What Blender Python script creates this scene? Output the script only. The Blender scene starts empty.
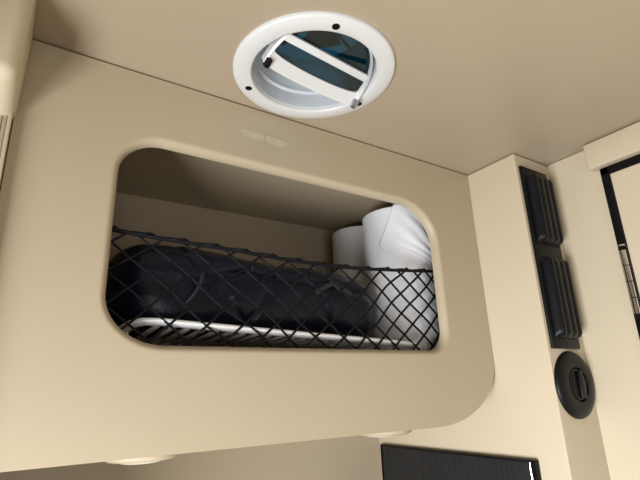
import bpy, bmesh, math, random
from mathutils import Vector, Matrix, noise
random.seed(7)
S = 0.45            # metres per layout unit
Z0 = 1.48           # camera height above the floor
PI = math.pi
sc = bpy.context.scene
C = sc.collection
D = 1.3777          # cabinet front plane
def W(p): return Vector((p[0]*S, p[1]*S, p[2]*S + Z0))

# ------------------------------------------------------------ materials
def mat(name, col, rough=.5, metal=0, spec=.5, bump=0, bscale=40, var=0, vscale=3, coat=0, sheen=0, stretch=None, var2=None):
    m = bpy.data.materials.new(name); m.use_nodes = True
    nt = m.node_tree; b = nt.nodes['Principled BSDF']
    b.inputs['Base Color'].default_value = (*col, 1)
    b.inputs['Roughness'].default_value = rough
    b.inputs['Metallic'].default_value = metal
    b.inputs['Specular IOR Level'].default_value = spec
    b.inputs['Coat Weight'].default_value = coat
    b.inputs['Sheen Weight'].default_value = sheen
    tc = nt.nodes.new('ShaderNodeTexCoord'); mp = nt.nodes.new('ShaderNodeMapping')
    nt.links.new(tc.outputs['Object'], mp.inputs['Vector'])
    if stretch: mp.inputs['Scale'].default_value = stretch
    if bump:
        n = nt.nodes.new('ShaderNodeTexNoise'); n.inputs['Scale'].default_value = bscale; n.inputs['Detail'].default_value = 3
        bp = nt.nodes.new('ShaderNodeBump'); bp.inputs['Strength'].default_value = bump; bp.inputs['Distance'].default_value = .002
        nt.links.new(mp.outputs[0], n.inputs['Vector']); nt.links.new(n.outputs['Fac'], bp.inputs['Height'])
        nt.links.new(bp.outputs[0], b.inputs['Normal'])
    if var:
        n = nt.nodes.new('ShaderNodeTexNoise'); n.inputs['Scale'].default_value = vscale; n.inputs['Detail'].default_value = 3
        r = nt.nodes.new('ShaderNodeValToRGB')
        c2 = var2 or tuple(c*(1-var) for c in col)
        r.color_ramp.elements[0].position = .35; r.color_ramp.elements[1].position = .65
        r.color_ramp.elements[0].color = (*c2, 1); r.color_ramp.elements[1].color = (*col, 1)
        nt.links.new(mp.outputs[0], n.inputs['Vector']); nt.links.new(n.outputs['Fac'], r.inputs['Fac'])
        nt.links.new(r.outputs[0], b.inputs['Base Color'])
    return m
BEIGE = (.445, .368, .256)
M = {}
M['beige'] = mat('beige_laminate', BEIGE, .42, spec=.35, bump=.03, bscale=500, var=.03, vscale=4)
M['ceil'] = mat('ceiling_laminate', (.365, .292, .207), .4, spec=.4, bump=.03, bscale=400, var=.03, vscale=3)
M['cream'] = mat('cream_laminate', (.55, .466, .338), .4, spec=.4, bump=.02, bscale=400)
M['inner'] = mat('cabinet_lining', (.42, .34, .24), .6, spec=.2, bump=.05, bscale=200)
M['seam'] = mat('seam_shadow_gap', (.04, .028, .02), .8)
M['sticker'] = mat('sticker_residue', (.50, .45, .325), .6, spec=.2, var=.1, vscale=60)
M['white'] = mat('white_plastic', (.60, .60, .59), .28, spec=.5)
M['whitegloss'] = mat('white_gloss_plastic', (.55, .57, .60), .15, spec=.6)
M['rackw'] = mat('white_coated_rack', (.93, .94, .97), .25, spec=.6, coat=.5)
M['black'] = mat('black_plastic', (.003, .003, .0035), .38, spec=.2)
M['rubber'] = mat('black_foam', (.003, .0035, .0055), .36, spec=.25, bump=.1, bscale=900)
M['knob'] = mat('black_matt_plastic', (.004, .004, .004), .42, spec=.22, bump=.05, bscale=900)
M['chrome'] = mat('chrome', (.85, .85, .87), .12, metal=1)
M['bag'] = mat('black_leather', (.0015, .0035, .014), .33, spec=.33, bump=.25, bscale=220)
M['strap'] = mat('black_webbing', (.02, .022, .032), .35, bump=.3, bscale=900)
M['cord'] = mat('black_elastic_cord', (.003, .0035, .006), .5, spec=.2, bump=.4, bscale=1500)
M['paper'] = mat('white_paper', (.74, .745, .77), .9, spec=.1, bump=.25, bscale=600)
M['card'] = mat('cardboard_core', (.42, .3, .18), .9)
M['wood'] = mat('dark_wood_grain', (.010, .010, .011), .45, spec=.25, bump=.2, bscale=60, stretch=(60, 60, 2), var=.6, vscale=6, var2=(.018, .018, .019))
M['cloth'] = mat('patterned_cloth', (.012, .011, .012), .5, var=.5, vscale=60, var2=(.20, .14, .09))
M['lens'] = mat('lamp_lens', (.8, .76, .66), .35)
M['greymetal'] = mat('grey_metal', (.35, .36, .38), .35, metal=1)
M['vane'] = mat('dark_fan_plastic', (.02, .025, .03), .3)
M['brown'] = mat('brown_wall_fabric', (.07, .055, .042), .8, bump=.2, bscale=300)
M['floor'] = mat('vinyl_floor', (.14, .11, .085), .5, var=.3, vscale=6)

def glass(name, tint, spec_rough=.02):
    m = bpy.data.materials.new(name); m.use_nodes = True; nt = m.node_tree; nt.nodes.clear()
    o = nt.nodes.new('ShaderNodeOutputMaterial'); mx = nt.nodes.new('ShaderNodeMixShader')
    t = nt.nodes.new('ShaderNodeBsdfTransparent'); g = nt.nodes.new('ShaderNodeBsdfGlossy'); f = nt.nodes.new('ShaderNodeFresnel')
    t.inputs['Color'].default_value = (*tint, 1); g.inputs['Roughness'].default_value = spec_rough; f.inputs['IOR'].default_value = 1.5
    nt.links.new(f.outputs[0], mx.inputs['Fac']); nt.links.new(t.outputs[0], mx.inputs[1]); nt.links.new(g.outputs[0], mx.inputs[2])
    nt.links.new(mx.outputs[0], o.inputs['Surface']); return m
M['tint'] = glass('smoked_acrylic', (.07, .30, .36))
M['clear'] = glass('clear_glass', (.95, .97, .97))

# ------------------------------------------------------------ mesh builder (layout units)
class MB:
    def __init__(s): s.v = []; s.f = []; s.sm = []
    def add(s, vs, fs, smooth=False):
        o = len(s.v); s.v += [Vector(v) for v in vs]
        s.f += [tuple(i+o for i in f) for f in fs]; s.sm += [smooth]*len(fs)
    def box(s, a, b, bev=0, seg=3):
        bm = bmesh.new(); bmesh.ops.create_cube(bm, size=1)
        c = [(a[i]+b[i])/2 for i in range(3)]; d = [abs(b[i]-a[i]) for i in range(3)]
        for v in bm.verts: v.co = Vector((c[i]+v.co[i]*d[i] for i in range(3)))
        if bev: bmesh.ops.bevel(bm, geom=bm.edges[:], offset=bev, segments=seg, profile=.5, affect='EDGES')
        s.frombm(bm, bool(bev))
    def frombm(s, bm, smooth=False, mtx=None):
        bm.verts.index_update()
        vs = [(mtx @ v.co if mtx else v.co.copy()) for v in bm.verts]
        s.add(vs, [[v.index for v in f.verts] for f in bm.faces], smooth); bm.free()
    def tube(s, pts, r, n=8, closed=False, cap=True, flat=1, up=None):
        pts = [Vector(p) for p in pts]; m = len(pts); vs = []; prev = None
        rr = r if isinstance(r, (list, tuple)) else [r]*m
        for i, p in enumerate(pts):
            a = pts[(i-1) % m] if (closed or i > 0) else p
            b = pts[(i+1) % m] if (closed or i < m-1) else p
            t = (b-a).normalized()
            if prev is None:
                u = Vector(up) if up else (Vector((0, 0, 1)) if abs(t.z) < .9 else Vector((1, 0, 0)))
            else: u = prev
            u = (u - t*u.dot(t)).normalized(); w = t.cross(u); prev = u
            for k in range(n):
                an = 2*PI*k/n; vs.append(p + u*math.cos(an)*rr[i]*flat + w*math.sin(an)*rr[i])
        fs = []
        for i in range(m if closed else m-1):
            j = (i+1) % m
            for k in range(n): fs.append((i*n+k, i*n+(k+1) % n, j*n+(k+1) % n, j*n+k))
        if cap and not closed: fs += [tuple(range(n-1, -1, -1)), tuple((m-1)*n+k for k in range(n))]
        s.add(vs, fs, True)
    def lathe(s, prof, mtx, n=48, closed=False, arc=None, smooth=True):
        vs = []; fs = []; m = len(prof)
        for k in range(n):
            a = 2*PI*k/n
            for (r, z) in prof: vs.append(mtx @ Vector((r*math.cos(a), r*math.sin(a), z)))
        for k in range(n):
            j = (k+1) % n
            for i in range(m if closed else m-1):
                i2 = (i+1) % m; fs.append((k*m+i, j*m+i, j*m+i2, k*m+i2))
        if not closed:
            if prof[0][0] > 1e-6 and False: pass
        s.add(vs, fs, smooth)
    def grid(s, fn, nu, nv, smooth=True, closeu=False):
        vs = [fn(i/(nu if closeu else nu-1), j/(nv-1)) for i in range(nu) for j in range(nv)]
        fs = [(i*nv+j, ((i+1) % nu)*nv+j, ((i+1) % nu)*nv+j+1, i*nv+j+1) for i in range(nu if closeu else nu-1) for j in range(nv-1)]
        s.add(vs, fs, smooth)
    def build(s, name, m, parent=None, sharp=35, solid=0, recalc=True):
        me = bpy.data.meshes.new(name)
        loc = Vector((0, 0, 0))
        if parent is not None:
            q = parent
            while q is not None: loc += q.location; q = q.parent
            base = loc
        else:
            ws = [W(v) for v in s.v]
            lo = Vector([min(w[i] for w in ws) for i in range(3)]); hi = Vector([max(w[i] for w in ws) for i in range(3)])
            base = Vector(((lo.x+hi.x)/2, (lo.y+hi.y)/2, lo.z))
        me.from_pydata([W(v)-base for v in s.v], [], s.f)
        me.polygons.foreach_set('use_smooth', s.sm)
        bm = bmesh.new(); bm.from_mesh(me)
        bmesh.ops.remove_doubles(bm, verts=bm.verts, dist=1e-6)
        if recalc: bmesh.ops.recalc_face_normals(bm, faces=bm.faces)
        for e in bm.edges:
            if len(e.link_faces) == 2 and e.calc_face_angle(0) > math.radians(sharp): e.smooth = False
        bm.to_mesh(me); bm.free()
        me.materials.append(m)
        o = bpy.data.objects.new(name, me); C.objects.link(o)
        if parent is not None: o.parent = parent
        else: o.location = base
        if solid:
            md = o.modifiers.new('solid', 'SOLIDIFY'); md.thickness = solid*S; md.offset = 0
        return o
def tag(o, label=None, cat=None, group=None, kind=None):
    for k, v in (('label', label), ('category', cat), ('group', group), ('kind', kind)):
        if v: o[k] = v
    return o
def thing(name, label, cat, loc, group=None):
    o = bpy.data.objects.new(name, None); C.objects.link(o); o.location = W(loc); o.empty_display_size = .02
    return tag(o, label, cat, group)
def T(x, y, z): return Matrix.Translation((x, y, z))
def RX(a): return Matrix.Rotation(a, 4, 'X')
def struct(name, mb, m, label, cat='wall', **k): return tag(mb.build(name, m, **k), label, cat, kind='structure')

# ------------------------------------------------------------ room shell
YB = 2.21; XA = 1.8246; YC = 1.115; XC = 2.09; XL = -1.25; YF = -2.6; ZF = -Z0/S
VC = (.737, 1.095)       # vent centre
# ceiling with a round hole for the vent
mb = MB(); n = 64
ring = [(VC[0]+.222*math.cos(2*PI*k/n), VC[1]+.222*math.sin(2*PI*k/n)) for k in range(n)]
bm = bmesh.new()
rv = [bm.verts.new((x, y, 1)) for x, y in ring]
ov = [bm.verts.new(p) for p in ((XL-.1, YF-.1, 1), (2.6, YF-.1, 1), (2.6, 2.5, 1), (XL-.1, 2.5, 1))]
es = [bm.edges.new((rv[i], rv[(i+1) % n])) for i in range(n)] + [bm.edges.new((ov[i], ov[(i+1) % 4])) for i in range(4)]
bmesh.ops.triangle_fill(bm, use_beauty=True, use_dissolve=False, edges=es)
r = bmesh.ops.extrude_face_region(bm, geom=bm.faces[:])
for g in r['geom']:
    if isinstance(g, bmesh.types.BMVert): g.co.z += .1
mb.frombm(bm)
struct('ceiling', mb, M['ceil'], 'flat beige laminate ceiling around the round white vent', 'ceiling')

mb = MB(); mb.box((XL-.1, YB, ZF), (2.6, YB+.08, .998)); struct('wall_back', mb, M['beige'], 'beige wall seen beneath the overhead cabinet')
mb = MB(); mb.box((XA, YC, ZF), (2.55, YB-.001, .9955), .005, 3); struct('wall_column', mb, M['cream'], 'cream wall column to the right of the overhead cabinet')
mb = MB(); mb.box((XC, YF, ZF), (XC+.1, YC-.001, .9965)); struct('wall_right', mb, M['cream'], 'cream right wall carrying the black-framed door')
mb = MB(); mb.box((XL, 1.375, ZF), (-.0605, YB-.001, .997)); struct('wall_alcove', mb, M['beige'], 'beige wall left of the overhead cabinet')
mb = MB(); mb.box((XL-.1, YF-.1, ZF-.05), (2.6, 2.5, ZF)); struct('floor', mb, M['floor'], 'brown vinyl floor', 'floor')
# left side wall and front wall with window openings (behind the camera)
def wall_open(name, ax, pos, a, b, hole, label):
    mb = MB(); (a0, a1), (z0, z1) = hole; t = .08
    def bx(u0, u1, w0, w1):
        if ax == 'x': mb.box((pos-t, u0, w0), (pos, u1, w1))
        else: mb.box((u0, pos-t, w0), (u1, pos, w1))
    bx(a, b, ZF, z0); bx(a, b, z1, .998); bx(a, a0, z0, z1); bx(a1, b, z0, z1)
    struct(name, mb, M['brown'], label)
WL = ((-.55, .95), (-2.2, -.60)); WF = ((-1.1, .9), (-1.5, -.1))
wall_open('wall_left', 'x', XL, YF, 1.37, WL, 'beige left wall with a wide window')
wall_open('wall_front', 'y', YF, XL, XC, WF, 'beige wall with a wide window opposite the cabinet')
def window(name, ax, pos, hole):
    (a0, a1), (z0, z1) = hole; t = .08
    fr = MB()
    for u0, u1, w0, w1 in ((a0, a1, z0, z0+.05), (a0, a1, z1-.05, z1), (a0, a0+.05, z0, z1), (a1-.05, a1, z0, z1)):
        if ax == 'x': fr.box((pos-t, u0, w0), (pos, u1, w1))
        else: fr.box((u0, pos-t, w0), (u1, pos, w1))
    f = tag(fr.build(name, M['white']), 'white framed window', 'window', kind='structure')
    g = MB()
    if ax == 'x': g.box((pos-.05, a0+.05, z0+.05), (pos-.04, a1-.05, z1-.05))
    else: g.box((a0+.05, pos-.05, z0+.05), (a1-.05, pos-.04, z1-.05))
    g.build('pane', M['clear'], f)
window('window_1', 'x', XL, WL); window('window_2', 'y', YF, WF)

# ------------------------------------------------------------ overhead cabinet
cab = thing('overhead_cabinet', 'large beige overhead cabinet with a rounded open cubby closed by netting, under the ceiling', 'cabinet', (.88, 1.8, -.149))
def rrect(x0, x1, z0, z1, tl, tr, br, bl, n=14):
    """per-corner (rx, rz) radii; clockwise from top left"""
    pts = []
    for (cx, cz, (rx, rz), a0) in ((x0+tl[0], z1-tl[1], tl, PI), (x1-tr[0], z1-tr[1], tr, PI/2), (x1-br[0], z0+br[1], br, 0), (x0+bl[0], z0+bl[1], bl, -PI/2)):
        for k in range(n+1):
            a = a0 - k/n*PI/2; pts.append(Vector((cx+rx*math.cos(a), cz+rz*math.sin(a))))
    return pts
R_ = .021
hole = rrect(.220, 1.541, .139, .765, (.13, .12), (.19, .17), (.09, .09), (.17, .14))
def offs(loop, d):
    out = []; n = len(loop)
    for i, p in enumerate(loop):
        t = (loop[(i+1) % n]-loop[i-1]).normalized(); out.append(p + Vector((-t.y, t.x))*d)
    return out
mb = MB(); L = []
L.append(([p for p in hole], D+.036))
for k in range(0, 9):
    a = k/8*PI/2
    L.append((offs(hole, R_*(1-math.cos(a))), D+.03*(1-math.sin(a))))
L.append((offs(hole, R_+.006), D))
nh = len(hole)
vs = [Vector((p.x, y, p.y)) for lp, y in L for p in lp]
fs = [(i*nh+k, i*nh+(k+1) % nh, (i+1)*nh+(k+1) % nh, (i+1)*nh+k) for i in range(len(L)-1) for k in range(nh)]
mb.add(vs, fs, True)
# outer outline
out = [Vector(p) for p in ((-.058, -.1495), (-.058, .9935), (XA-.0035, .9935))]
N_ = 22
for k in range(N_+1):
    a = k/N_*PI/2; e = 2/2.0
    out.append(Vector((1.44+.381*abs(math.cos(a))**e, .10-.2495*abs(math.sin(a))**e)))
inn = offs(out[::1], 0)
bm = bmesh.new()
hv = [bm.verts.new((p.x, D, p.y)) for p in L[-1][0]]
er = .004
def inset(p):
    c = Vector((p.x, p.y))
    c.x += er if p.x < 0 else 0
    return c
ovv = [bm.verts.new((p.x, D, p.y)) for p in out]
es = [bm.edges.new((l[i], l[(i+1) % len(l)])) for l in (hv, ovv) for i in range(len(l))]
bmesh.ops.triangle_fill(bm, use_beauty=True, use_dissolve=False, edges=es)
mb.frombm(bm, False)
front = mb.build('front_panel', M['beige'], cab, sharp=60)
# shell behind the outline
mb = MB(); no = len(out)
vs = [Vector((p.x, y, p.y)) for y in (D, YB-.002) for p in out]
mb.add(vs, [(i, (i+1) % no, no+(i+1) % no, no+i) for i in range(no)], False)
mb.build('shell', M['beige'], cab, sharp=40)
# interior lining (open at the front)
x0, x1, y0, y1, z0, z1 = .03, 1.79, D+.036, 2.2, .125, .912
mb = MB()
mb.add([(x0, y0, z0), (x1, y0, z0), (x1, y0, z1), (x0, y0, z1), (x0, y1, z0), (x1, y1, z0), (x1, y1, z1), (x0, y1, z1)],
       [(0, 1, 5, 4), (1, 2, 6, 5), (2, 3, 7, 6), (3, 0, 4, 7), (4, 5, 6, 7)])
mb.build('lining', M['inner'], cab)
# back of the front panel inside the cubby
bm = bmesh.new()
hv = [bm.verts.new((p.x, y0, p.y)) for p in hole]
ovv = [bm.verts.new((x, y0, z)) for x, z in ((x0, z0), (x1, z0), (x1, z1), (x0, z1))]
es = [bm.edges.new((l[i], l[(i+1) % len(l)])) for l in (hv, ovv) for i in range(len(l))]
bmesh.ops.triangle_fill(bm, use_beauty=True, use_dissolve=False, edges=es)
mb = MB(); mb.frombm(bm); mb.build('inner_face', M['inner'], cab)
# faded sticker residue: two ragged blobs on the face
mb = MB()
def blob(cx, cz, rx, rz, tilt, seed):
    n = 26; vs = [(cx, D-.0008, cz)]
    for k in range(n):
        a = 2*PI*k/n; q = 1+.22*noise.noise(Vector((math.cos(a)*1.7, math.sin(a)*1.7, seed)))
        if .25*PI < a < .75*PI: q *= .8
        u = math.cos(a)*rx*q; w = math.sin(a)*rz*q
        vs.append((cx+u*math.cos(tilt)-w*math.sin(tilt), D-.0008, cz+u*math.sin(tilt)+w*math.cos(tilt)))
    mb.add(vs, [(0, k+1, (k+1) % n+1) for k in range(n)])
blob(.650, .884, .050, .021, .0, 1.3); blob(.750, .884, .052, .019, 0, 5.2)
mb.build('sticker_residue', M['sticker'], front)

# puck lights under the cabinet
def puck(cx, cy, r, label):
    t = thing('puck_light', label, 'lamp', (cx, cy, -.149), 'puck lights under the overhead cabinet')
    h = .027
    m1 = MB(); m1.lathe([(0, 0), (r, 0), (r, -h*.45), (r-.004, -h*.75), (r-.016, -h), (r-.026, -h), (r-.028, -h*.7), (0, -h*.7)], T(cx, cy, -.1497), 48)
    m1.build('housing', M['beige'], t)
    m2 = MB(); m2.lathe([(0, -h*.72), (r-.029, -h*.72), (r-.035, -h*1.05), (r*.5, -h*1.3), (0, -h*1.38)], T(cx, cy, -.1497), 48)
    m2.build('lens', M['lens'], t)
puck(.395, 1.60, .112, 'round cream puck light under the left end of the overhead cabinet')
puck(1.345, 1.60, .120, 'round cream puck light under the right end of the cabinet, above the dark wood door')

# ------------------------------------------------------------ left panel and trims
mb = MB()
bm = bmesh.new(); bmesh.ops.create_cube(bm, size=1)
a, b = (XL, 1.14, .712), (-.0505, 1.372, .9965)
for v in bm.verts: v.co = Vector(((a[i]+b[i])/2+v.co[i]*(b[i]-a[i]) for i in range(3)))
vert = [e for e in bm.edges if all(v.co.x > -.1 for v in e.verts) and abs(e.verts[0].co.z-e.verts[1].co.z) > .1 and e.verts[0].co.y < 1.2]
low = [e for e in bm.edges if all(v.co.z < .8 for v in e.verts) and (all(v.co.x > -.1 for v in e.verts) or all(v.co.y < 1.2 for v in e.verts))]
bmesh.ops.bevel(bm, geom=vert+low, offset=.035, segments=6, profile=.5, affect='EDGES')
for v in bm.verts:
    if v.co.x > -.2: v.co.x += (v.co.z-.9)*.02
mb.frombm(bm, True)
tag(mb.build('overhead_locker', M['cream'], sharp=50), 'cream rounded locker under the ceiling at the left edge, beside the overhead cabinet', 'locker')
for i, (u0, u1, dy) in enumerate(((-.0695, -.0605, .0), (-.0810, -.0702, .003), (-.120, -.0817, .0))):
    mb = MB(); mb.box((u0, 1.34+dy, ZF), (u1, 1.3745, .75), .002, 2)
    struct('trim_%d' % (i+1), mb, M['cream'] if i != 1 else M['beige'], 'narrow cream upright trim strip left of the overhead cabinet', 'trim')

mb = MB(); mb.box((XL+.001, YF+.01, .06), (-.62, 1.12, .9965), .02, 3)  # added out of view to keep window light off the ceiling's left part
tag(mb.build('shade_block', M['cream']), 'added cream block, out of view high along the left wall, shading the ceiling', 'locker')
# ------------------------------------------------------------ right wall: pelmet and door
mb = MB(); mb.box((2.035, -1.6, .876), (XC-.0005, .914, .9945), .006, 3)
tag(mb.build('pelmet', M['cream']), 'long cream pelmet box above the black-framed door under the ceiling', 'pelmet')
fr = MB(); t_ = .036
def loopbox(y0, y1, z0, z1): fr.box((2.072, y0, z0), (XC-.0005, y1, z1), .004, 2)
loopbox(.849, .885, -3.0, .8755); loopbox(-.6, .885, .8395, .8755); loopbox(-.6, -.564, -3.0, .8755)
door = tag(fr.build('door_1', M['black']), 'cream door in a slim black frame below the pelmet', 'door', kind='structure')
mb = MB(); mb.box((2.080, -.565, -3.0), (XC-.0005, .850, .840)); mb.build('door_leaf', M['cream'], door)
hg = MB(); zc = .5; hl = .062
hy = .866; hx = 2.066
for k in range(4):
    hg.tube([(hx, hy, zc-k*.0655), (hx, hy, zc-k*.0655-hl)], .0125, 14)
h = hg.build('hinge', M['chrome'], door)
mb = MB(); mb.tube([(hx, hy, .52), (hx, hy, .228)], .0095, 12); mb.box((hx, hy-.016, .225), (2.074, hy+.016, .53), .002); mb.build('pin', M['black'], h)
mb = MB(); mb.tube([(hx, hy, .524), (hx, hy, .518)], .014, 14); mb.build('cap', M['chrome'], h)

# ------------------------------------------------------------ ribbed black pads and the twist vent on the column
wp = thing('ribbed_wall_pad', 'tall black plate with two ribbed pads mounted on the cream column', 'wall pad', (1.94, YC, .129))
mb = MB(); mb.box((1.842, YC-.012, .127), (2.044, YC-.0003, .936), .004, 3); mb.build('back_plate', M['black'], wp)
def pad(z0, z1):
    m = MB(); X0, X1, H = 1.872, 2.036, .036; yb = YC-.0115
    def fn(u, v):
        x = X0+(X1-X0)*u; z = z0+(z1-z0)*v
        ex = min(u, 1-u)*(X1-X0)/.026; ez = min(v, 1-v)*(z1-z0)/.03
        fx = math.sqrt(max(0, 1-(1-min(1, ex))**2)); fz = math.sqrt(max(0, 1-(1-min(1, ez))**2))
        rib = .80+.20*abs(math.sin(4*PI*u))**.55
        # round the plan corners a little
        q = min(1, (min(1, ex)**2+min(1, ez)**2)**.5)
        return Vector((x, yb-H*fx*fz*rib*q, z))
    m.grid(fn, 81, 41)
    m.add([(X0, yb, z0), (X1, yb, z0), (X1, yb, z1), (X0, yb, z1)], [(0, 1, 2, 3)])
    return m.build('ribbed_pad', M['rubber'], wp, sharp=70)
pad(.572, .902); pad(.164, .514)
for z in (.540, .147, .919):
    mb = MB(); mb.lathe([(0, -.002), (.006, -.002), (.007, 0)], T(1.95, YC-.0118, z) @ RX(PI/2) @ Matrix.Scale(-1, 4, (0, 0, 1)), 14)
    mb.build('screw', M['knob'], wp)

kc = (1.957, YC, -.0135)
kn = thing('twist_vent', 'round black disc with a recessed twist bar, mounted on the column below the ribbed pads', 'vent', kc)
Mk = T(kc[0], kc[1]-.0003, kc[2]) @ RX(PI/2)
mb = MB(); mb.lathe([(0, 0), (.1315, 0), (.1315, .006), (.128, .013), (.120, .018), (.10, .021), (.070, .023), (.067, .022), (.065, .010), (0, .010)], Mk, 72)
mb.build('disc', M['knob'], kn)
mb = MB(); mb.lathe([(0, .0101), (.060, .0101), (.060, .019), (.057, .021), (0, .0205)], Mk, 56)
dial = mb.build('dial', M['knob'], kn)
bm = bmesh.new(); bmesh.ops.create_cube(bm, size=1)
for v in bm.verts: v.co = Vector((v.co.x*.030+.012, v.co.y*.108, .0205+(v.co.z+.5)*.012))
bmesh.ops.bevel(bm, geom=bm.edges[:], offset=.003, segments=2, profile=.5, affect='EDGES')
mb = MB(); mb.frombm(bm, True, Mk); mb.build('grip_bar', M['black'], dial)

# ------------------------------------------------------------ dark wood door on the column side
wd = thing('cupboard_door', 'dark wood-grain cupboard door with a chrome edge, on the column below the overhead cabinet', 'cupboard door', (XA, 1.71, -1.3))
mb = MB(); mb.box((XA-.022, 1.262, -1.3), (XA-.0003, 2.159, -.300)); mb.build('panel', M['wood'], wd)
mb = MB(); mb.box((XA-.026, 1.236, -1.3), (XA-.0003, 1.258, -.290), .003, 2); mb.box((XA-.026, 1.258, -.301), (XA-.0003, 2.170, -.291), .002, 2); mb.box((XA-.026, 2.159, -1.3), (XA-.0003, 2.170, -.291), .002, 2)
mb.build('frame', M['black'], wd)
mb = MB(); mb.tube([(XA-.0265, 1.260, -.300), (XA-.0265, 1.260, -1.3)], .0028, 8); mb.build('chrome_strip', M['chrome'], wd)

# ------------------------------------------------------------ roof vent
rv_ = thing('roof_vent', 'round white ceiling vent with a tilted smoked hatch', 'roof vent', (VC[0], VC[1], 1))
Tv = T(VC[0], VC[1], 1)
mb = MB()
prof = [(.2045, .02), (.2045, -.010), (.207, -.0155), (.212, -.017), (.257, -.0145), (.2635, -.010), (.2650, -.004), (.2650, -.0003), (.225, -.0003), (.215, .02)]
mb.lathe(prof, Tv, 96, closed=True)
ringo = mb.build('trim_ring', M['white'], rv_, sharp=50)
for ang in (-107, 133.5, 13):
    a = math.radians(ang); x, y = VC[0]+.229*math.cos(a), VC[1]+.229*math.sin(a)
    m1 = MB(); m1.lathe([(0, -.004), (.007, -.004), (.0115, -.002), (.0125, 0)], T(x, y, .9849), 18)
    m1.build('screw', M['black'], ringo)
mb = MB()
mb.lathe([(.203, .0), (.203, .055), (.192, .060), (.192, .12), (.188, .124), (.188, .20), (.196, .20), (.215, .10), (.215, .0)], Tv, 96, closed=True)
mb.build('recess_wall', M['whitegloss'], rv_, sharp=50)
# hatch: rounded D-shaped lid, low edge across the middle, rising towards the near side
th = math.radians(24)
Mh = T(VC[0]+.005, VC[1]+.030, .990) @ RX(PI-th) @ Matrix.Rotation(math.radians(-5), 4, 'Z')
# local frame: +x along the low edge, +y up the slope towards the viewer, +z down out of the lid
def dshape(sc_, dy=0, n=60):
    pts = []
    for k in range(n):
        a = 2*PI*k/n; c, s_ = math.cos(a), math.sin(a)
        x = .190*sc_*c
        y = (.225*abs(s_)**.9 if s_ > 0 else -.018*abs(s_)**.8)*sc_
        pts.append((x, y+dy))
    return pts
def ringmesh(mb, A, B, za, zb, smooth=True):
    n = len(A); vs = [Mh @ Vector((p[0], p[1], za)) for p in A] + [Mh @ Vector((p[0], p[1], zb)) for p in B]
    mb.add(vs, [(i, (i+1) % n, n+(i+1) % n, n+i) for i in range(n)], smooth)
o1 = dshape(1.0); i1 = [(x*.91, (y*1.3+.046 if y < 0 else .046+y*.76)) for x, y in o1]
mb = MB(); ringmesh(mb, o1, o1, 0, .026); ringmesh(mb, o1, dshape(.96), .026, .030); ringmesh(mb, dshape(.96), i1, .030, .016); ringmesh(mb, i1, i1, .016, 0); ringmesh(mb, i1, o1, 0, 0)
lid = mb.build('hatch_frame', M['white'], rv_, sharp=50)
mb = MB(); n = len(i1)
mb.add([Mh @ Vector((p[0], p[1], z)) for z in (.003, .008) for p in i1], [tuple(range(n)), tuple(range(2*n-1, n-1, -1))]+[(i, (i+1) % n, n+(i+1) % n, n+i) for i in range(n)])
mb.build('smoked_pane', M['tint'], lid)
bm = bmesh.new(); bmesh.ops.create_cube(bm, size=1)
for v in bm.verts: v.co = Vector((v.co.x*.33, .098+v.co.y*.026, .009+(v.co.z+.5)*.016))
bmesh.ops.bevel(bm, geom=bm.edges[:], offset=.004, segments=2, profile=.5, affect='EDGES')
mb = MB(); mb.frombm(bm, True, Mh); mb.build('crossbar', M['white'], lid)
for sx, mm, nm in ((1, M['greymetal'], 'hinge_clip'), (-1, M['black'], 'latch')):
    bm = bmesh.new(); bmesh.ops.create_cube(bm, size=1)
    for v in bm.verts: v.co = Vector((sx*.178+v.co.x*.018, .004+v.co.y*.03, .020+(v.co.z+.5)*.022))
    bmesh.ops.bevel(bm, geom=bm.edges[:], offset=.003, segments=2, profile=.5, affect='EDGES')
    mb = MB(); mb.frombm(bm, True, Mh); mb.build(nm, mm, lid)
# fan hub and vanes above the hatch
mb = MB(); mb.lathe([(0, .235), (.03, .235), (.034, .24), (.034, .27), (0, .275)], Tv, 24)
hub = mb.build('fan_hub', M['vane'], rv_)
for k in range(5):
    a0 = 2*PI*k/5+.5; mb = MB()
    def fn(u, v, a0=a0):
        r = .03+u*.155; a = a0+(v-.5)*.95*(.7+.3*u)+u*.35
        return Vector((VC[0]+r*math.cos(a), VC[1]+r*math.sin(a), 1.25+(v-.5)*.03))
    mb.grid(fn, 8, 5); mb.build('fan_blade', M['vane'], hub, solid=.004)
mb = MB()
for k in range(3):
    a = 2*PI*k/3+.2; mb.tube([(VC[0]+.03*math.cos(a), VC[1]+.03*math.sin(a), 1.272), (VC[0]+.192*math.cos(a), VC[1]+.192*math.sin(a), 1.2)], .006, 8)
mb.build('bracket', M['vane'], hub)

# ------------------------------------------------------------ white slatted rack
FL = .1255
rack = thing('slatted_rack', 'white slatted rack lying on the cubby floor under the black bag', 'rack', (.85, 1.6, FL))
ra = Vector((.365, 1.462, .215)); rb = Vector((1.42, 1.462, .168))
mb = MB(); pts = []
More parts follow.
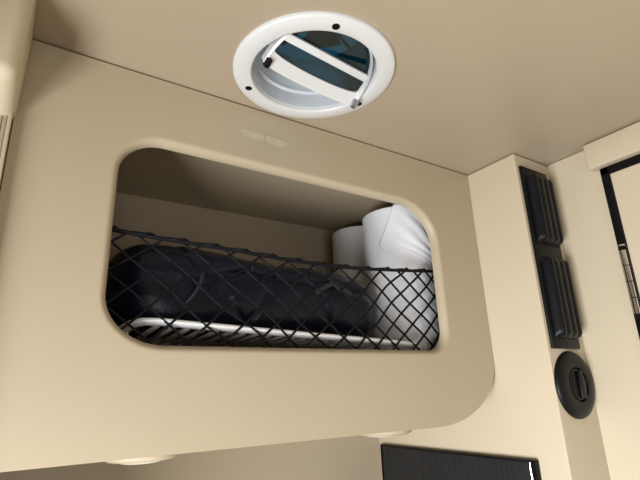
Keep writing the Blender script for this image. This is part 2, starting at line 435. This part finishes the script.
# front rail with rounded left end that turns back
pts += [ra+Vector((-.055, .10, -.012)), ra+Vector((-.045, .045, -.004)), ra+Vector((-.022, .012, 0)), ra+Vector((.02, 0, 0))]
for k in range(1, 12): pts.append(ra.lerp(rb, k/11))
pts += [rb+Vector((.02, .012, 0)), rb+Vector((.03, .05, 0))]
mb.tube(pts, .023, 12, flat=.5); 
mb.build('front_rail', M['rackw'], rack)
sd = Vector((.06, 1.0, -.05)).normalized()
ns = 22
for k in range(ns):
    p = ra.lerp(rb, (k+.35)/ns); e = p+sd*(.42 if p.x < 1.33 else .055)
    e.z = max(e.z, FL+.016)
    m1 = MB(); m1.tube([p+Vector((0, .004, -.002)), p+Vector((0.004, .03, -.010)), p.lerp(e, .5)+Vector((0, 0, -.004)), e], .0115, 8, flat=.5)
    m1.build('slat', M['rackw'], rack)
mb = MB(); mb.tube([ra+sd*.42+Vector((-.02, 0, -.0)), ra.lerp(rb, .93)+sd*.42], .010, 8); mb.build('rear_rail', M['rackw'], rack)
for p in (ra+Vector((-.05, .10, -.01)), rb+Vector((.028, .05, 0))):
    m1 = MB(); m1.tube([p, Vector((p.x, p.y+.03, FL+.0005))], .008, 8); m1.build('foot', M['rackw'], rack)

# crumpled patterned cloth under the slats
mb = MB()
def fn(u, v):
    x = .52+u*.74; y = 1.475+v*.24
    e = min(1, min(u, 1-u)*10)*min(1, min(v, 1-v)*6)
    return Vector((x, y, FL+.003+e*(1-.6*u)*(.020+.022*noise.noise(Vector((x*30, y*30, 2)))+.008*noise.noise(Vector((x*80, y*80, 5))))))
mb.grid(fn, 90, 26)
tag(mb.build('crumpled_cloth', M['cloth'], solid=.002), 'dark crumpled patterned cloth beneath the white slatted rack', 'cloth')

# ------------------------------------------------------------ black bag
bag = thing('bag', 'puffy black leather bag lying behind the netting on the white rack', 'bag', (.85, 1.75, .215))
def sgn(x, e): return math.copysign(abs(x)**e, x)
def bagfn(u, v):
    # u along the length, v around the section
    s = -1+2*u; endf = max(0, 1-abs(s)**9)**.42
    a = 2*PI*v
    zc0 = .358-.018*u; H = .146+.010*math.sin(u*5+.8)+.006*u; Dp = .205
    if u < .35: H += .008*math.sin(u/.35*PI)
    y = 1.745-Dp*sgn(math.cos(a), .48)*endf
    z = zc0+H*sgn(math.sin(a), .6)*(endf*.75+.25 if endf > 0 else .25)
    if abs(s) >= 1: y = 1.745; z = zc0
    x = .262+1.115*u
    p = Vector((x, y, z))
    c = Vector((0, y-1.745, z-zc0))
    if c.length > 1e-5:
        d = .022*noise.noise(Vector((x*3.5, z*6, 1.7)))+.004*noise.noise(Vector((x*13, z*14, 4)))
        # horizontal fold rising to the right on the front
        if y < 1.70:
            zf = .345+.10*max(0, min(1, (x-.42)/.30)) if x < .75 else .42-.05*(x-.75)
            wgt = math.exp(-((z-zf)/.012)**2)
            d -= .032*wgt
            for xf, sl in ((.80, .6), (1.02, -.5), (.60, -.9)):
                q = x-xf-sl*(z-.36); d -= .010*math.exp(-(q/.012)**2)
        p += c.normalized()*d
    p.z = max(p.z, .214+(.40-x)*.034)
    return p
mb = MB(); mb.grid(bagfn, 150, 90)
body = mb.build('body', M['bag'], bag, sharp=180)
# top flap bulge at the left end
mb = MB()
def flap(u, v):
    x = .300+.50*u; s = -1+2*u; ef = max(0, 1-abs(s)**4)**.5
    a = PI*(-.25+1.35*v)
    y = 1.70-.135*math.cos(a)*(.6+.4*ef); z = .402+.078*math.sin(a)*(.35+.65*ef)-.015*u
    d = .012*noise.noise(Vector((x*7, z*12, 8)))
    return Vector((x, y-d, z+d))
mb.grid(flap, 70, 36); mb.build('flap', M['bag'], bag, solid=.010, sharp=180)
# stitching along the flap
mb = MB()
for k in range(22):
    u = .12+k/22*.6; p = flap(u, .36); q = flap(u+.014, .36)
    mb.tube([p+Vector((0, -.008, 0)), q+Vector((0, -.008, 0))], .0022, 5)
mb.build('stitching', M['strap'], bag)
# strap loop hanging at the front, and handle
def yf(x, z): return 1.745-.19*max(.2, 1-((z-.385)/.16)**4)**.5
mb = MB(); pts = []
for k in range(14):
    t = k/13; x = .545-.075*t+.012*math.sin(t*PI); z = .400-.135*t; pts.append((x, yf(x, z)-.012-.012*math.sin(t*PI), z))
mb.tube(pts, .006, 8, flat=.4, up=(0, 1, 0)); mb.build('strap', M['strap'], bag)
mb = MB(); pts = []
for k in range(16):
    t = k/15; x = 1.0+.20*t; z = .36+.05*math.sin(t*PI)*(1 if t < .5 else .7); pts.append((x, yf(x, z)-.010-.014*math.sin(t*PI), z))
mb.tube(pts, .010, 8, flat=.4, up=(0, 1, 0)); mb.build('handle', M['strap'], bag)

# ------------------------------------------------------------ paper rolls
def roll(name, cx, cy, r, zb, zt, label, loose=False):
    t = thing(name, label, 'paper roll', (cx, cy, zb), 'white paper rolls at the right end of the cubby')
    m1 = MB(); core = r*.34
    m1.lathe([(core+.002, zb), (r-.006, zb), (r, zb+.006), (r, zt-.006), (r-.006, zt), (core+.002, zt), (core+.002, zb)], T(cx, cy, 0), 72)
    m1.build('paper', M['paper'], t, sharp=40)
    m2 = MB(); m2.lathe([(core, zb-.0), (core, zt+.001), (core-.006, zt+.001), (core-.006, zb)], T(cx, cy, 0), 32, closed=True); m2.build('core', M['card'], t)
    if loose:
        m3 = MB(); h = zt-zb
        def fn(u, v):
            # sheet running from the torn slanting edge round to the right
            K = ((0, -112), (.60, -126), (.69, -158), (.74, -165), (.84, -152), (1.0, -137))
            for (va, ga), (vb, gb) in zip(K, K[1:]):
                if v <= vb+1e-6: a0 = math.radians(ga+(gb-ga)*(v-va)/(vb-va)); break
            a = a0+u*(math.radians(70)-a0)
            lift = .0012+.008*math.sin(min(1, u*1.2)*PI)*min(1, max(0, v-.45)*4)+.014*math.exp(-(u/.05)**2)*max(0, v-.45)
            w = .0036*math.sin(75*(v+.9*u)+5*noise.noise(Vector((u*3, v*3, 1))))*min(1, u*3)*min(1, 3*(1-u))+.006*noise.noise(Vector((u*4, v*6, 3)))
            rr = r+lift+w*min(1, max(0, (v-.45)*3))
            z = zb+.01+(h-.008)*v+.010*(v**6)*math.sin(u*9)
            return Vector((cx+rr*math.cos(a), cy+rr*math.sin(a), z))
        m3.grid(fn, 90, 70); m3.build('loose_sheet', M['paper'], t, solid=.0015, sharp=180)
    return t
roll('paper_towel_roll', 1.577, 1.650, .173, FL, .817, 'near white paper towel roll with a torn loose sheet, in the cubby', True)
roll('paper_towel_roll', 1.605, 1.998, .150, FL, .838, 'white paper towel roll in the back corner, behind the torn one')

# ------------------------------------------------------------ luggage net
net = thing('luggage_net', 'black elastic diamond net stretched across the lower half of the cubby opening', 'net', (.88, 1.45, .13))
NY = 1.441
XN0, XN1 = .205, 1.590
cp = [(.190, .478), (.2467, .476), (.3272, .4715), (.45, .467), (.5735, .4645), (.785, .455), (1.0006, .452), (1.16, .458), (1.3033, .468), (1.45, .480), (1.62, .497)]
def cz(x):
    for (a, za), (b, zb) in zip(cp, cp[1:]):
        if x <= b: return za+(zb-za)*max(0, (x-a)/(b-a))
    return cp[-1][1]
def ny(x, z):
    y = NY-.004*math.sin((x-.2)/1.4*PI)
    if x > 1.5: y += (x-1.5)*.08
    return y
def warp(x, z):
    dz = .014*noise.noise(Vector((x*5, z*5, 1))); dx = .018*noise.noise(Vector((x*5, z*5, 9)))
    # slack: nodes sag towards the middle
    return x+dx, z+dz
dw = .107
def lx(i): return .185+.128*i-.0013*i*i
def strand(i0, sign, m):
    pts = []
    N = 60
    for k in range(N+1):
        j = 5.0*k/N; x = lx(i0+sign*j); z = .545-(.100-.0125*(x-.2))*j
        xx, zz = warp(x, z)
        top = cz(xx)
        if zz > top+.003 or zz < .1285 or xx < XN0-.01 or xx > XN1:
            if len(pts) > 1: m.tube(pts, [.0034+.0012*(p[0]-.2) for p in pts], 6)
            pts = []; continue
        pts.append((xx, ny(xx, zz)+(.0025 if sign > 0 else -.0015), zz))
    if len(pts) > 1: m.tube(pts, [.0034+.0012*(p[0]-.2) for p in pts], 6)
for sign in (1, -1):
    mb = MB()
    for i in range(-6, 21): strand(i+.3, sign, mb)
    mb.build('netting', M['cord'], net)
# top elastic cord, twisted with the strand that laces it
mb = MB(); pts = []; wr = []
N = 140
for k in range(N+1):
    x = .185+(1.60-.185)*k/N; z = cz(x); pts.append((x, ny(x, z), z))
mb.tube(pts, .0070, 8)
mb.build('elastic_cord', M['cord'], net)
mb = MB(); pts = []
for k in range(N*3+1):
    x = .185+(1.60-.185)*k/(N*3); z = cz(x); a = 2*PI*x/(dw)+.6
    lift = max(0, math.sin(a))**3
    pts.append((x, ny(x, z)-.007*math.cos(a), z+.003+.006*lift))
mb.tube(pts, .0052, 6); mb.build('lacing', M['cord'], net)
# side cord on the right and hooks
mb = MB(); pts = [(1.590, ny(1.59, .3)+.002, .495), (1.592, ny(1.59, .3), .40), (1.590, ny(1.59, .3), .30), (1.575, ny(1.57, .3), .20), (1.55, ny(1.55, .3), .135)]
mb.tube(pts, .005, 8); mb.build('side_cord', M['cord'], net)
for x, z in ((.195, .478), (1.605, .495)):
    m1 = MB(); m1.tube([(x-.01, D+.0365, z), (x, D+.075, z), (x+.004, D+.075, z+.02)], .006, 8); m1.build('hook', M['black'], net)

# ------------------------------------------------------------ light
w = bpy.data.worlds.new('sky'); sc.world = w; w.use_nodes = True
bg = w.node_tree.nodes['Background']; bg.inputs['Color'].default_value = (.50, .66, .76, 1); bg.inputs['Strength'].default_value = .8
def area(name, loc, target, sx, sy, power, col):
    l = bpy.data.lights.new(name, 'AREA'); l.shape = 'RECTANGLE'; l.size = sx*S; l.size_y = sy*S; l.energy = power; l.color = col
    o = bpy.data.objects.new(name, l); C.objects.link(o); o.location = W(loc)
    o.rotation_euler = (W(target)-W(loc)).to_track_quat('-Z', 'Y').to_euler()
area('daylight_left_window', (XL+.02, .20, -1.4), (2, .20, -1.4), 1.50, 1.45, 43, (.96, .98, 1))
area('daylight_front_window', (-.1, YF+.02, -.8), (-.1, 2, -.8), 1.95, 1.35, 6, (.96, .98, 1))

# ------------------------------------------------------------ camera
f = 473.49
cam = bpy.data.cameras.new('camera'); co = bpy.data.objects.new('camera', cam); C.objects.link(co)
cam.sensor_fit = 'HORIZONTAL'; cam.sensor_width = 36; cam.lens = 36*f/640; cam.clip_start = .005
Mw = ((0.83618429, -0.54727257, -0.03589663), (0.13730479, 0.27225785, -0.95237758), (0.53098326, 0.79143439, 0.30280089))
Rm = Matrix((Mw[0], tuple(-a for a in Mw[1]), tuple(-a for a in Mw[2]))).transposed()
co.matrix_world = Matrix.Translation((0, 0, Z0)) @ Rm.to_4x4()
sc.camera = co
sc.view_settings.view_transform = 'Standard'; sc.view_settings.look = 'None'; sc.view_settings.gamma = 1
sc.view_settings.use_curve_mapping = False; sc.view_settings.exposure = -.08
